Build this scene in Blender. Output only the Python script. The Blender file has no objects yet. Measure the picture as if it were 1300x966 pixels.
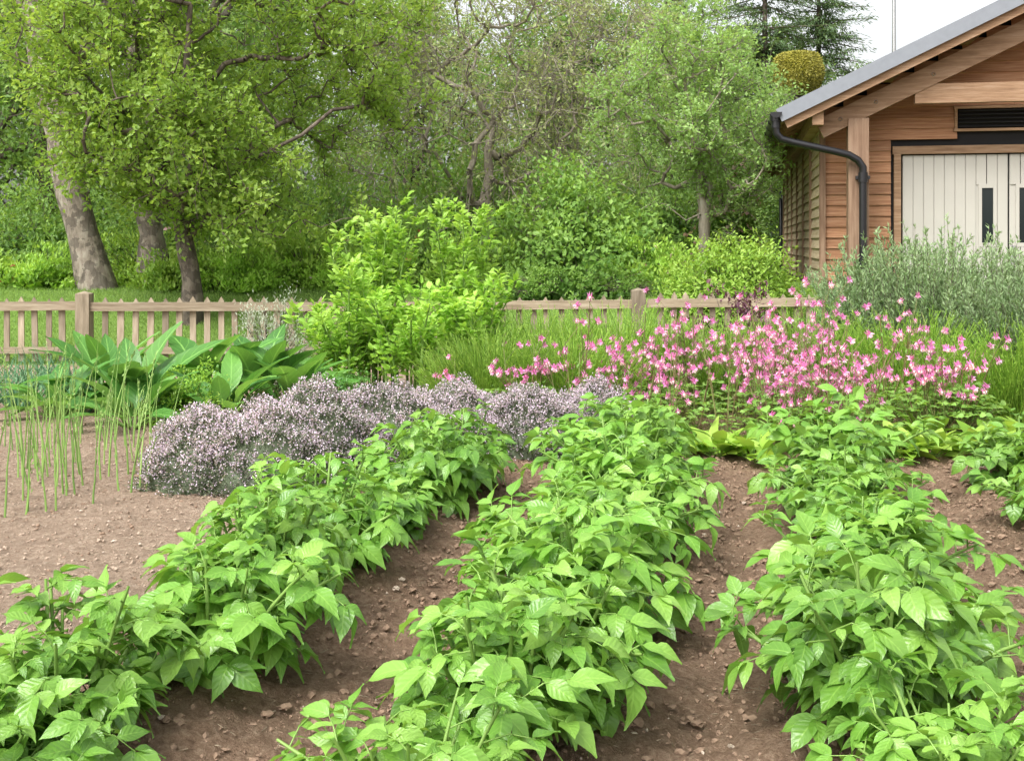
import bpy, math, numpy as np
from mathutils import Vector
scene = bpy.context.scene
rng = np.random.default_rng(7)

# ------------------------------------------------------------------ helpers
def nrm(a):
    return a / np.maximum(np.linalg.norm(a, axis=-1, keepdims=True), 1e-9)

def rdir(n):
    return nrm(rng.normal(size=(n, 3)))

_lat = np.random.default_rng(99).random((256, 256))
def vnoise(x, y):
    xi = np.floor(x).astype(int); yi = np.floor(y).astype(int)
    fx = x - xi; fy = y - yi
    fx = fx*fx*(3-2*fx); fy = fy*fy*(3-2*fy)
    a = _lat[xi & 255, yi & 255]; b = _lat[(xi+1) & 255, yi & 255]
    c = _lat[xi & 255, (yi+1) & 255]; d = _lat[(xi+1) & 255, (yi+1) & 255]
    return (a*(1-fx)+b*fx)*(1-fy)+(c*(1-fx)+d*fx)*fy - 0.5

def sst(t):
    t = np.clip(t, 0, 1); return t*t*(3-2*t)

class MB:
    def __init__(s):
        s.V = []; s.C = []; s.F = []; s.M = []; s.S = []; s.n = 0
    def add(s, V, F, C, m=0, smooth=False):
        V = np.asarray(V, float).reshape(-1, 3); F = np.asarray(F, int)
        C = np.asarray(C, float)
        if C.ndim == 1: C = np.tile(C, (len(V), 1))
        s.V.append(V); s.C.append(C); s.F.append(F+s.n)
        s.M.append(np.full(len(F), m)); s.S.append(np.full(len(F), smooth)); s.n += len(V)
    def mesh(s, name, mats):
        me = bpy.data.meshes.new(name)
        V = np.concatenate(s.V); C = np.concatenate(s.C)
        C = np.concatenate([C, np.ones((len(C), 1))], 1)
        tot = np.concatenate([np.full(len(f), f.shape[1]) for f in s.F])
        idx = np.concatenate([f.ravel() for f in s.F])
        start = np.concatenate([[0], np.cumsum(tot)[:-1]])
        me.vertices.add(len(V)); me.vertices.foreach_set('co', V.astype(np.float32).ravel())
        me.loops.add(len(idx)); me.loops.foreach_set('vertex_index', idx.astype(np.int32))
        me.polygons.add(len(tot))
        me.polygons.foreach_set('loop_start', start.astype(np.int32))
        me.polygons.foreach_set('loop_total', tot.astype(np.int32))
        me.polygons.foreach_set('material_index', np.concatenate(s.M).astype(np.int32))
        me.polygons.foreach_set('use_smooth', np.concatenate(s.S).astype(bool))
        at = me.attributes.new('Col', 'FLOAT_COLOR', 'POINT')
        at.data.foreach_set('color', C.astype(np.float32).ravel())
        for m in mats: me.materials.append(m)
        me.update(calc_edges=True)
        return me
    def obj(s, name, mats, parent=None, loc=None):
        return mkobj(name, s.mesh(name, mats), parent, loc)

def mkobj(name, me, parent=None, loc=None, rz=0, sc=1):
    o = bpy.data.objects.new(name, me)
    scene.collection.objects.link(o)
    if parent: o.parent = parent
    if loc is not None: o.location = loc
    o.rotation_euler = (0, 0, rz)
    o.scale = (sc, sc, sc) if np.isscalar(sc) else sc
    return o

def tmpl(ts, ws, fold=0.15, droop=0.25, wave=0.0):
    V = []; T = []; Sd = []
    for i, (t, w) in enumerate(zip(ts, ws)):
        for sx in (-1, 0, 1):
            V.append((sx*w, t, abs(sx)*w*fold + wave*math.sin(t*9+sx*1.7)*abs(sx), -droop*t*t))
            T.append(t); Sd.append(abs(sx))
    F = []
    for i in range(len(ts)-1):
        for j in (0, 1):
            a = i*3+j; F.append((a, a+1, a+4, a+3))
    return np.array(V), np.array(F), np.array(T), np.array(Sd)
T_HI = tmpl([0, .08, .22, .4, .6, .78, .91, 1], [.02, .22, .43, .5, .42, .24, .08, .01], .28, .28, .06)
T_MID = tmpl([0, .3, .65, 1], [.04, .46, .42, .02], .3, .25)
T_LONG = tmpl([0, .1, .25, .45, .65, .85, 1], [.06, .1, .38, .5, .46, .27, .02], .3, .3, .04)
dv = np.array([(0, 0, 0, 0), (.5, .45, .12, -.06), (0, 1, 0, -.2), (-.5, .45, .12, -.06)])
T_LO = (dv, np.array([(0, 1, 2, 3)]), np.array([0, .5, 1, .5]), np.array([0, 1, 0, 1]))

def leaves(mb, tp, P, D, N, L, W, R, droop=1.0, m=0):
    tv, tf, tt, ts = tp
    P = np.asarray(P, float); n = len(P)
    if n == 0: return
    D = nrm(D); S = nrm(np.cross(D, N)); N2 = np.cross(S, D)
    L = np.broadcast_to(L, (n,)); W = np.broadcast_to(W, (n,)); R = np.broadcast_to(R, (n,))
    dr = np.broadcast_to(droop, (n,))
    x = tv[None, :, 0]*W[:, None]
    y = tv[None, :, 1]*L[:, None]
    z = tv[None, :, 2]*W[:, None] + tv[None, :, 3]*(L*dr)[:, None]
    V = P[:, None]+S[:, None]*x[..., None]+D[:, None]*y[..., None]+N2[:, None]*z[..., None]
    k = len(tv)
    F = (tf[None]+(np.arange(n)*k)[:, None, None]).reshape(-1, tf.shape[1])
    C = np.stack([np.repeat(R, k), np.tile(tt, n), np.tile(ts, n)], 1)
    mb.add(V.reshape(-1, 3), F, C, m, smooth=len(tv) > 4)

def cones(mb, P0, P1, R0, R1, sides=5, m=0, rnd=None, caps=False):
    P0 = np.asarray(P0, float).reshape(-1, 3); P1 = np.asarray(P1, float).reshape(-1, 3)
    n = len(P0)
    if n == 0: return
    R0 = np.broadcast_to(R0, (n,)); R1 = np.broadcast_to(R1, (n,))
    D = nrm(P1-P0)
    ref = np.where(np.abs(D[:, 2:3]) > .95, np.array([[1., 0, 0]]), np.array([[0, 0, 1.]]))
    A = nrm(np.cross(D, ref)); B = np.cross(D, A)
    th = np.arange(sides)*2*math.pi/sides
    ring = A[:, None]*np.cos(th)[None, :, None]+B[:, None]*np.sin(th)[None, :, None]
    V = np.concatenate([P0[:, None]+ring*R0[:, None, None], P1[:, None]+ring*R1[:, None, None]], 1)
    f = np.array([(i, (i+1) % sides, sides+(i+1) % sides, sides+i) for i in range(sides)])
    F = (f[None]+(np.arange(n)*2*sides)[:, None, None]).reshape(-1, 4)
    R = rng.random(n) if rnd is None else np.broadcast_to(rnd, (n,))
    C = np.stack([np.repeat(R, 2*sides), np.tile(np.repeat([0., 1.], sides), n), np.zeros(n*2*sides)], 1)
    mb.add(V.reshape(-1, 3), F, C, m, smooth=True)

def tube(mb, pts, rad, sides=8, m=0, rnd=.5):
    pts = np.asarray(pts, float); k = len(pts)
    rad = np.broadcast_to(rad, (k,))
    T = np.gradient(pts, axis=0); T = nrm(T)
    ref = np.array([0, 0, 1.]) if abs(T[0, 2]) < .9 else np.array([1., 0, 0])
    A = nrm(np.cross(T, ref)); B = np.cross(T, A)
    th = np.arange(sides)*2*math.pi/sides
    V = pts[:, None]+(A[:, None]*np.cos(th)[None, :, None]+B[:, None]*np.sin(th)[None, :, None])*rad[:, None, None]
    F = []
    for i in range(k-1):
        for j in range(sides):
            F.append((i*sides+j, i*sides+(j+1) % sides, (i+1)*sides+(j+1) % sides, (i+1)*sides+j))
    mb.add(V.reshape(-1, 3), F, (rnd, .5, 0), m, smooth=True)
    for e in (0, k-1):
        mb.add(V[e], [list(range(sides))], (rnd, .5, 0), m)

def beam(mb, p0, p1, w, h, up=(0, 0, 1), m=0, rnd=None):
    p0 = np.array(p0, float); p1 = np.array(p1, float)
    d = p1-p0; d /= np.linalg.norm(d)
    s = np.cross(d, up); s /= np.linalg.norm(s); u = np.cross(s, d)
    V = []
    for p in (p0, p1):
        for a, b in ((-1, -1), (1, -1), (1, 1), (-1, 1)):
            V.append(p+s*a*w/2+u*b*h/2)
    F = [(0, 1, 2, 3), (7, 6, 5, 4), (0, 4, 5, 1), (1, 5, 6, 2), (2, 6, 7, 3), (3, 7, 4, 0)]
    mb.add(V, F, (rng.random() if rnd is None else rnd, .5, 0), m)

def box(mb, a, b, m=0, rnd=None):
    (x0, y0, z0), (x1, y1, z1) = a, b
    beam(mb, (x0, (y0+y1)/2, (z0+z1)/2), (x1, (y0+y1)/2, (z0+z1)/2), abs(y1-y0), abs(z1-z0), m=m, rnd=rnd)

# ------------------------------------------------------------------ materials
def newmat(name):
    m = bpy.data.materials.new(name); m.use_nodes = True
    nt = m.node_tree; nt.nodes.clear()
    return m, nt, nt.nodes, nt.links

def mixc(N, L, fac, a, b, mode='MIX'):
    n = N.new('ShaderNodeMix'); n.data_type = 'RGBA'; n.blend_type = mode
    for k, v in ((0, fac), (6, a), (7, b)):
        if isinstance(v, (int, float)): n.inputs[k].default_value = v
        elif isinstance(v, tuple): n.inputs[k].default_value = (*v[:3], 1)
        else: L.new(v, n.inputs[k])
    return n.outputs[2]

def math_(N, L, op, a, b=0.0):
    n = N.new('ShaderNodeMath'); n.operation = op
    for k, v in ((0, a), (1, b)):
        if isinstance(v, (int, float)): n.inputs[k].default_value = v
        else: L.new(v, n.inputs[k])
    return n.outputs[0]

def noise(N, L, scale, detail=3, vec=None, rough=.55):
    n = N.new('ShaderNodeTexNoise'); n.inputs['Scale'].default_value = scale
    n.inputs['Detail'].default_value = detail; n.inputs['Roughness'].default_value = rough
    if vec is not None: L.new(vec, n.inputs['Vector'])
    return n.outputs[0]

def objco(N, L, scale=(1, 1, 1)):
    t = N.new('ShaderNodeTexCoord'); mp = N.new('ShaderNodeMapping')
    mp.inputs['Scale'].default_value = scale
    L.new(t.outputs['Object'], mp.inputs['Vector'])
    return mp.outputs[0]

def ramp(N, L, fac, stops):
    r = N.new('ShaderNodeValToRGB'); L.new(fac, r.inputs[0])
    e = r.color_ramp.elements
    while len(e) > 1: e.remove(e[-1])
    e[0].position = stops[0][0]; e[0].color = (*stops[0][1], 1)
    for p, c in stops[1:]:
        x = e.new(p); x.color = (*c, 1)
    return r.outputs[0]

def leafmat(name, dark, mid, lite, trans=.35, rib=0.0, rough=.5, spec=.35, back=.25):
    m, nt, N, L = newmat(name)
    at = N.new('ShaderNodeAttribute'); at.attribute_name = 'Col'
    sp = N.new('ShaderNodeSeparateColor'); L.new(at.outputs['Color'], sp.inputs[0])
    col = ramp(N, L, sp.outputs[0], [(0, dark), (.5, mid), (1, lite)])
    oi = N.new('ShaderNodeObjectInfo')
    nz = noise(N, L, 1.3, 2, objco(N, L))
    col = mixc(N, L, math_(N, L, 'MULTIPLY', nz, .3), col, dark)
    hs = N.new('ShaderNodeHueSaturation'); L.new(col, hs.inputs['Color'])
    mr = N.new('ShaderNodeMapRange'); L.new(oi.outputs['Random'], mr.inputs[0])
    mr.inputs[3].default_value = .88; mr.inputs[4].default_value = 1.12
    L.new(mr.outputs[0], hs.inputs['Value']); col = hs.outputs[0]
    bump = None
    if rib:
        a = math_(N, L, 'LESS_THAN', sp.outputs[2], .07)
        v = math_(N, L, 'SUBTRACT', math_(N, L, 'MULTIPLY', sp.outputs[1], 40.0), math_(N, L, 'MULTIPLY', sp.outputs[2], 10.0))
        v = math_(N, L, 'SINE', v)
        vv = math_(N, L, 'MULTIPLY', math_(N, L, 'GREATER_THAN', v, .93), .3*rib)
        f = math_(N, L, 'MAXIMUM', math_(N, L, 'MULTIPLY', a, .8*rib), vv)
        col = mixc(N, L, f, col, tuple(min(1, c*1.4+.02) for c in lite))
        b = N.new('ShaderNodeBump'); b.inputs['Strength'].default_value = .35; b.inputs['Distance'].default_value = .006
        L.new(math_(N, L, 'ADD', math_(N, L, 'MULTIPLY', v, -.2), noise(N, L, 60, 2, objco(N, L))), b.inputs['Height']); bump = b.outputs[0]
    g = N.new('ShaderNodeNewGeometry')
    col = mixc(N, L, math_(N, L, 'MULTIPLY', g.outputs['Backfacing'], back), col, tuple(c*.7+.09 for c in lite))
    p = N.new('ShaderNodeBsdfPrincipled'); L.new(col, p.inputs['Base Color'])
    p.inputs['Roughness'].default_value = rough; p.inputs['Specular IOR Level'].default_value = spec
    if bump is not None: L.new(bump, p.inputs['Normal'])
    t = N.new('ShaderNodeBsdfTranslucent')
    L.new(mixc(N, L, 1.0, col, (1.5, 1.45, .7), 'MULTIPLY'), t.inputs['Color'])
    mx = N.new('ShaderNodeMixShader'); mx.inputs[0].default_value = trans
    L.new(p.outputs[0], mx.inputs[1]); L.new(t.outputs[0], mx.inputs[2])
    o = N.new('ShaderNodeOutputMaterial'); L.new(mx.outputs[0], o.inputs[0])
    return m

def woodmat(name, a, b, c, sc=(1, 1, 14), rough=.7, var=.5, noisescale=3.0, blotch=.4, bumpd=.01):
    m, nt, N, L = newmat(name)
    at = N.new('ShaderNodeAttribute'); at.attribute_name = 'Col'
    sp = N.new('ShaderNodeSeparateColor'); L.new(at.outputs['Color'], sp.inputs[0])
    co = objco(N, L, sc)
    ad = N.new('ShaderNodeVectorMath'); ad.operation = 'ADD'; L.new(co, ad.inputs[0])
    cb = N.new('ShaderNodeCombineXYZ')
    for i in range(3): L.new(math_(N, L, 'MULTIPLY', sp.outputs[0], 37.0), cb.inputs[i])
    L.new(cb.outputs[0], ad.inputs[1])
    g = noise(N, L, noisescale, 6, ad.outputs[0], .65)
    col = ramp(N, L, g, [(.3, a), (.5, b), (.7, c)])
    k = math_(N, L, 'ADD', math_(N, L, 'MULTIPLY', sp.outputs[0], var), 1.0-var*.55)
    cc = N.new('ShaderNodeCombineColor')
    for i in range(3): L.new(k, cc.inputs[i])
    col = mixc(N, L, 1.0, col, cc.outputs[0], 'MULTIPLY')
    big = noise(N, L, .9 if blotch < .5 else 5, 4, objco(N, L))
    if blotch > .5:
        big = math_(N, L, 'MULTIPLY', math_(N, L, 'GREATER_THAN', big, .52), 1.0)
    col = mixc(N, L, math_(N, L, 'MULTIPLY', big, blotch), col, tuple(x*.55 for x in a))
    p = N.new('ShaderNodeBsdfPrincipled'); L.new(col, p.inputs['Base Color'])
    p.inputs['Roughness'].default_value = rough; p.inputs['Specular IOR Level'].default_value = .25
    bp = N.new('ShaderNodeBump'); bp.inputs['Strength'].default_value = .5; bp.inputs['Distance'].default_value = bumpd
    L.new(g, bp.inputs['Height']); L.new(bp.outputs[0], p.inputs['Normal'])
    o = N.new('ShaderNodeOutputMaterial'); L.new(p.outputs[0], o.inputs[0])
    return m

def plain(name, col, rough=.6, spec=.4, metal=0, nsc=6, amt=.25):
    m, nt, N, L = newmat(name)
    n = noise(N, L, nsc, 4, objco(N, L))
    c = mixc(N, L, math_(N, L, 'MULTIPLY', n, amt*1.6), col, tuple(x*.5 for x in col))
    p = N.new('ShaderNodeBsdfPrincipled'); L.new(c, p.inputs['Base Color'])
    p.inputs['Roughness'].default_value = rough; p.inputs['Specular IOR Level'].default_value = spec
    p.inputs['Metallic'].default_value = metal
    o = N.new('ShaderNodeOutputMaterial'); L.new(p.outputs[0], o.inputs[0])
    return m

M_potato = leafmat('potato_leaf', (.075, .19, .025), (.16, .34, .045), (.28, .47, .09), .28, rib=.3, rough=.36, spec=.55)
M_potstem = leafmat('potato_stem', (.15, .26, .05), (.2, .34, .07), (.24, .38, .1), .1)
M_pear = leafmat('pear_leaf', (.13, .24, .03), (.26, .41, .06), (.41, .56, .13), .42)
M_apple = leafmat('apple_leaf', (.14, .24, .06), (.26, .41, .12), (.4, .56, .22), .42)
M_wood1 = leafmat('woodland_leaf', (.08, .15, .035), (.17, .29, .065), (.3, .44, .12), .42)
M_wood2 = leafmat('conifer_needles', (.06, .11, .05), (.12, .2, .085), (.2, .3, .14), .25)
M_sparse = leafmat('sparse_leaf', (.18, .21, .08), (.31, .36, .15), (.44, .5, .25), .38)
M_shrub = leafmat('shrub_leaf', (.08, .18, .03), (.18, .32, .06), (.3, .46, .11), .4)
M_light = leafmat('light_shrub_leaf', (.15, .29, .03), (.28, .46, .06), (.42, .58, .12), .35)
M_lovage = leafmat('lovage_leaf', (.16, .32, .035), (.31, .53, .07), (.46, .66, .15), .4)
M_horse = leafmat('horseradish_leaf', (.05, .16, .03), (.1, .27, .045), (.18, .37, .08), .3, rib=.8, rough=.38, spec=.5)
M_fine = leafmat('fine_herb_stem', (.13, .27, .03), (.27, .46, .055), (.42, .6, .11), .3)
M_rose = leafmat('rosemary_leaf', (.08, .15, .06), (.17, .27, .11), (.3, .41, .2), .2)
M_onion = leafmat('onion_leaf', (.09, .22, .1), (.16, .34, .16), (.24, .42, .22), .2)
M_aspar = leafmat('asparagus_stem', (.14, .25, .06), (.23, .38, .09), (.34, .48, .15), .15)
M_thymeL = leafmat('thyme_leaf', (.07, .1, .055), (.14, .17, .1), (.23, .27, .17), .2)
M_thymeF = leafmat('thyme_flower', (.45, .33, .46), (.65, .54, .66), (.84, .76, .85), .25, back=.0)
M_pink = leafmat('columbine_petal', (.60, .17, .47), (.80, .32, .64), (.9, .58, .8), .35, back=.0)
M_pale = leafmat('columbine_inner', (.78, .48, .72), (.88, .68, .82), (.93, .84, .9), .3, back=.0)
M_colst = leafmat('columbine_stem', (.2, .12, .07), (.2, .2, .07), (.22, .3, .09), .1)
M_colL = leafmat('columbine_leaf', (.1, .22, .04), (.2, .37, .07), (.3, .48, .12), .38)
M_maroon = leafmat('purple_leaf', (.06, .02, .035), (.13, .05, .075), (.22, .11, .13), .25, back=.0)
M_silver = leafmat('silver_leaf', (.2, .24, .17), (.33, .38, .27), (.46, .5, .4), .2)
M_bloss = leafmat('pink_blossom', (.6, .35, .4), (.75, .52, .56), (.86, .72, .72), .3, back=0)
M_red = leafmat('red_flower', (.5, .05, .08), (.65, .1, .12), (.7, .25, .2), .3, back=0)
M_yew = leafmat('clipped_yew', (.16, .16, .02), (.32, .3, .04), (.45, .4, .08), .2)
M_grass = leafmat('lawn_blade', (.1, .2, .035), (.19, .32, .06), (.3, .43, .11), .3)
M_bark = woodmat('bark', (.07, .055, .045), (.15, .12, .095), (.25, .21, .17), (3, 3, .8), .9, .3, 4, .55, .04)
M_barkL = woodmat('pale_bark', (.12, .1, .08), (.24, .2, .16), (.36, .33, .27), (3, 3, 1.2), .9, .3, 4, .6, .05)
M_barkT = woodmat('twig_bark', (.17, .145, .115), (.31, .27, .21), (.43, .39, .32), (3, 3, .8), .9, .3, 4)
M_cedar = woodmat('cedar_front', (.25, .115, .055), (.41, .21, .11), (.53, .31, .18), (.6, .6, 14), .65, .5)
M_cedar2 = woodmat('weathered_boards', (.38, .27, .17), (.58, .45, .31), (.68, .57, .43), (.6, .6, 14), .75, .4)
M_oak = woodmat('oak_post', (.18, .105, .065), (.29, .185, .12), (.40, .28, .19), (8, 8, .6), .7, .3)
M_oakb = woodmat('oak_beam', (.20, .115, .065), (.33, .205, .12), (.44, .3, .2), (.7, .7, 9), .7, .35)
M_fence = woodmat('weathered_fence', (.2, .16, .11), (.33, .27, .19), (.46, .39, .29), (6, 6, .9), .85, .6)
M_fenceR = woodmat('weathered_rail', (.2, .155, .1), (.34, .275, .19), (.48, .41, .3), (.7, 6, 9), .85, .5)
M_slate = plain('grey_slate', (.16, .17, .18), .5, .5, 0, 5, .3)
M_lead = plain('lead_verge', (.23, .25, .28), .55, .4, 0, 9, .3)
M_black = plain('black_cast_iron', (.012, .012, .014), .3, .5, 0, 5, .1)
M_door = plain('cream_painted_door', (.45, .43, .385), .5, .4, 0, 2.5, .2)
M_int = plain('dark_interior', (.02, .02, .02), .8, .2)
M_clod = plain('soil_clod', (.34, .235, .165), .95, .1, 0, 25, .7)
M_clodP = plain('mulch_chip', (.48, .37, .28), .95, .1, 0, 30, .7)
M_clodL = plain('pale_stone_clod', (.5, .41, .33), .95, .1, 0, 9, .3)
M_metal = plain('steel', (.5, .5, .5), .4, .5, .8)

m, nt, N, L = newmat('window_glass'); M_glass = m
p = N.new('ShaderNodeBsdfPrincipled'); p.inputs['Base Color'].default_value = (.015, .02, .02, 1)
p.inputs['Roughness'].default_value = .06; p.inputs['Specular IOR Level'].default_value = .6
o = N.new('ShaderNodeOutputMaterial'); L.new(p.outputs[0], o.inputs[0])

# ------------------------------------------------------------------ ground
ROWT = .2357
def rowx(k, y): return .07+k*1.19+ROWT*(y-3.71)

def gz(x, y, fine=False):
    x = np.asarray(x, float); y = np.asarray(y, float)
    z = .75*sst((y-14.3)/3.4) + .08*sst(x/3)*sst((y-10)/3)
    s = (x-.07-ROWT*(y-3.71))/1.19
    mask = sst((s+1.75)/.35)*sst((4.4-s)/.4)*sst((7.9-y)/.7)
    z = z+mask*(.06*np.cos(2*math.pi*s)-.015)
    z = z+.05*vnoise(x*.5+9, y*.5)*sst((y-8)/6)
    if fine:
        g = sst((13.6-y)/.6)
        z = z+g*(.03*vnoise(x*5, y*5)+.028*np.abs(vnoise(x*14+3, y*14))+.026*vnoise(x*30, y*30+5))*(.6+.45*mask)
    return z

def seg(a, b, s): return np.arange(a, b, s)
gx = np.concatenate([[-300, -150, -80, -50, -35, -25, -18, -13], seg(-10, -4.5, .15), seg(-4.5, 5.6, .02), seg(5.6, 12, .2), [13, 16, 20, 28, 40, 60, 90, 160, 300]])
gy = np.concatenate([[-200, -80, -30, -12, -5, -1, 1, 2], seg(2.4, 8.6, .02), seg(8.6, 13.4, .09), seg(13.4, 19, .2), seg(19, 32, 1.), [34, 40, 50, 70, 110, 200, 400]])
X, Y = np.meshgrid(gx, gy)
Z = gz(X, Y, True)
nx, ny = len(gx), len(gy)
ii = (np.arange(ny-1)[:, None]*nx+np.arange(nx-1)[None]).ravel()
mb = MB()
mb.add(np.stack([X, Y, Z], -1).reshape(-1, 3), np.stack([ii, ii+1, ii+nx+1, ii+nx], 1), (.5, .5, 0), 0, True)
m, nt, N, L = newmat('garden_ground'); M_ground = m
co = objco(N, L)
n1 = noise(N, L, 1.2, 4, co); n2 = noise(N, L, 34, 8, co, .8); n3 = noise(N, L, 120, 4, co, .7); n4 = noise(N, L, 5, 4, co, .6)
path = ramp(N, L, n2, [(.3, (.16, .105, .075)), (.43, (.35, .255, .185)), (.55, (.45, .34, .25)), (.66, (.62, .5, .4))])
bed = ramp(N, L, n2, [(.3, (.13, .08, .052)), (.5, (.3, .2, .135)), (.68, (.47, .35, .25))])
lawn = ramp(N, L, n2, [(.25, (.1, .17, .035)), (.5, (.17, .28, .055)), (.8, (.26, .38, .1))])
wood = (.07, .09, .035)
sx = N.new('ShaderNodeSeparateXYZ'); L.new(co, sx.inputs[0])
def sstep(v, a, b):
    r = N.new('ShaderNodeMapRange'); r.interpolation_type = 'SMOOTHSTEP'
    L.new(v, r.inputs[0]); r.inputs[1].default_value = a; r.inputs[2].default_value = b
    return r.outputs[0]
s = math_(N, L, 'SUBTRACT', sx.outputs[0], math_(N, L, 'MULTIPLY', sx.outputs[1], ROWT))
s = math_(N, L, 'ADD', s, math_(N, L, 'MULTIPLY', n1, .5))
fb = sstep(s, -2.6, -2.2)
col = mixc(N, L, fb, path, bed)
col = mixc(N, L, math_(N, L, 'MULTIPLY', sstep(n4, .4, .65), .25), col, (.19, .13, .09))
yy = math_(N, L, 'ADD', sx.outputs[1], math_(N, L, 'MULTIPLY', n1, .3))
col = mixc(N, L, sstep(yy, 13.6, 13.9), col, lawn)
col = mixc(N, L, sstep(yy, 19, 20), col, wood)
pr = N.new('ShaderNodeBsdfPrincipled'); L.new(col, pr.inputs['Base Color'])
pr.inputs['Roughness'].default_value = .95; pr.inputs['Specular IOR Level'].default_value = .1
bp = N.new('ShaderNodeBump'); bp.inputs['Strength'].default_value = 1.0; bp.inputs['Distance'].default_value = .03
L.new(math_(N, L, 'ADD', n2, math_(N, L, 'MULTIPLY', n3, .7)), bp.inputs['Height']); L.new(bp.outputs[0], pr.inputs['Normal'])
o = N.new('ShaderNodeOutputMaterial'); L.new(pr.outputs[0], o.inputs[0])
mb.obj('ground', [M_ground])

def clods(n, smin, smax, xr, yr):
    base = np.array([(1, 0, 0), (-1, 0, 0), (0, 1, 0), (0, -1, 0), (0, 0, 1), (0, 0, -1)], float)
    sg8 = [(a, b, c) for a in (-1, 1) for b in (-1, 1) for c in (-1, 1)]
    V = np.concatenate([base, nrm(np.array(sg8, float))])
    F = []
    for i, (a, b, c) in enumerate(sg8):
        k = 6+i; X_ = 0 if a > 0 else 1; Y_ = 2 if b > 0 else 3; Z_ = 4 if c > 0 else 5
        F += [(k, X_, Y_), (k, Y_, Z_), (k, Z_, X_)]
    x = rng.uniform(*xr, n); y = rng.uniform(*yr, n)
    onbed = sst((x-ROWT*y+2.7)/.4)
    sc = smin+(smax-smin)*rng.random(n)**6*(.5+.5*onbed)
    P = np.stack([x, y, gz(x, y)+.010+sc*.05], 1)
    VV = V[None]*(1+.6*(rng.random((n, len(V), 1))-.5))*sc[:, None, None]*np.array([1, 1, .7])*(.6+.8*rng.random((n, 1, 3)))
    mb = MB()
    FF = (np.array(F)[None]+(np.arange(n)*len(V))[:, None, None]).reshape(-1, 3)
    mb.add((VV+P[:, None]).reshape(-1, 3), FF, (.5, .5, 0), 0, False)
    mi = np.where(rng.random(n) > onbed, np.where(rng.random(n) < .7, 2, 0), 0); mi = np.where(rng.random(n) < .02, 1, mi)
    mb.M[-1] = np.repeat(mi, len(F))
    return mb
clods(60000, .003, .020, (-4.4, 5.0), (2.6, 9.2)).obj('soil_clods', [M_clod, M_clodL, M_clodP])
n = 3600
x = rng.uniform(-4.4, 4.5, n); y = rng.uniform(2.8, 9, n); a = rng.uniform(0, 6.28, n); l = rng.uniform(.006, .035, n)
P = np.stack([x, y, gz(x, y)+.02], 1); D = np.stack([np.cos(a), np.sin(a), rng.normal(0, .15, n)], 1)
mb = MB(); cones(mb, P, P+D*l[:, None], .0018, .001, 3, 0)
mb.obj('straw_litter', [M_fenceR])

n = 60000
x = rng.uniform(-10.5, 5.0, n); y = 13.9+5.2*rng.random(n)
P = np.stack([x, y, gz(x, y)], 1)
D = nrm(np.stack([rng.normal(0, .45, n), rng.normal(0, .45, n), np.ones(n)], 1))
mb = MB(); leaves(mb, T_LO, P, D, rdir(n), rng.uniform(.03, .075, n), .01, rng.random(n))
mb.obj('lawn_grass', [M_grass])

# ------------------------------------------------------------------ potato plants
def potato(seed):
    global rng
    old = rng; rng = np.random.default_rng(seed)
    mb = MB(); LP = []; LD = []; LN = []; LL = []; LW = []; LR = []
    ns = int(rng.integers(13, 18)); big = rng.uniform(.92, 1.08)
    for i in range(ns):
        az = i*2.4+rng.uniform(-.5, .5); lean = rng.uniform(.12, 1.15)*(0.45 if i < 5 else 1)
        ln = rng.uniform(.34, .52)
        o = np.array([math.cos(az), math.sin(az), 0])
        ts = np.linspace(0, 1, 6)
        ang = lean*(.45+.7*ts)
        pts = [o*.06+np.array([0, 0, -.05])]
        for k in range(1, 6):
            pts.append(pts[-1]+(o*math.sin(ang[k])+np.array([0, 0, 1])*math.cos(ang[k]))*ln/5)
        pts = np.array(pts)
        cones(mb, pts[:-1], pts[1:], np.linspace(.009, .006, 5), np.linspace(.008, .004, 5), 5, 1)
        nl = 8
        for j in range(nl):
            t = .22+.78*(j+rng.random()*.6)/nl; t = min(t, 1)
            p = np.array([np.interp(t, ts, pts[:, c]) for c in range(3)])
            la = az+j*2.4+rng.uniform(-.4, .4)
            el = rng.uniform(.0, .75)+(.5 if t > .82 else 0)
            d = np.array([math.cos(la)*math.cos(el), math.sin(la)*math.cos(el), math.sin(el)])
            d = nrm(d+o*.35*math.sin(lean))
            rl = rng.uniform(.11, .18)*(1 if t < .82 else .6)
            mid = p+d*rl*.55; d2 = nrm(d+np.array([0, 0, -.5])); end = mid+d2*rl*.45
            cones(mb, [p, mid], [mid, end], [.003, .0022], [.0022, .0016], 4, 1)
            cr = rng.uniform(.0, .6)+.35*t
            up = np.array([0, 0, 1.])
            spec = [(end, d2, 1.0)]
            for q, szz in ((.95, .85), (.6, .72), (.28, .45)):
                for sg in (-1, 1):
                    sd = nrm(np.cross(d2, up))*sg
                    bp_ = p+d*rl*q if q < .55 else mid+(end-mid)*((q-.55)/.45)
                    spec.append((bp_, nrm(sd*.85+d2*.6+np.array([0, 0, rng.uniform(-.2, .25)])), szz))
            for (q, dd, szz) in spec:
                L0 = rng.uniform(.088, .132)*szz*big*(1 if t < .82 else .78)
                LP.append(q); LD.append(dd+np.array([0, 0, -.15])+rng.normal(0, .16, 3)); LN.append(up+rng.normal(0, .32, 3)+o*.35)
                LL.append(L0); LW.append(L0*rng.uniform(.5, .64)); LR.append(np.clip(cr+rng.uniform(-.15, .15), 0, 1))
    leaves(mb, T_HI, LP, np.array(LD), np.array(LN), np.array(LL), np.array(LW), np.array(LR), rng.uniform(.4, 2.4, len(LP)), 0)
    me = mb.mesh('potato_plant', [M_potato, M_potstem]); rng = old
    return me
PV = [potato(100+i) for i in range(12)]
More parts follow.
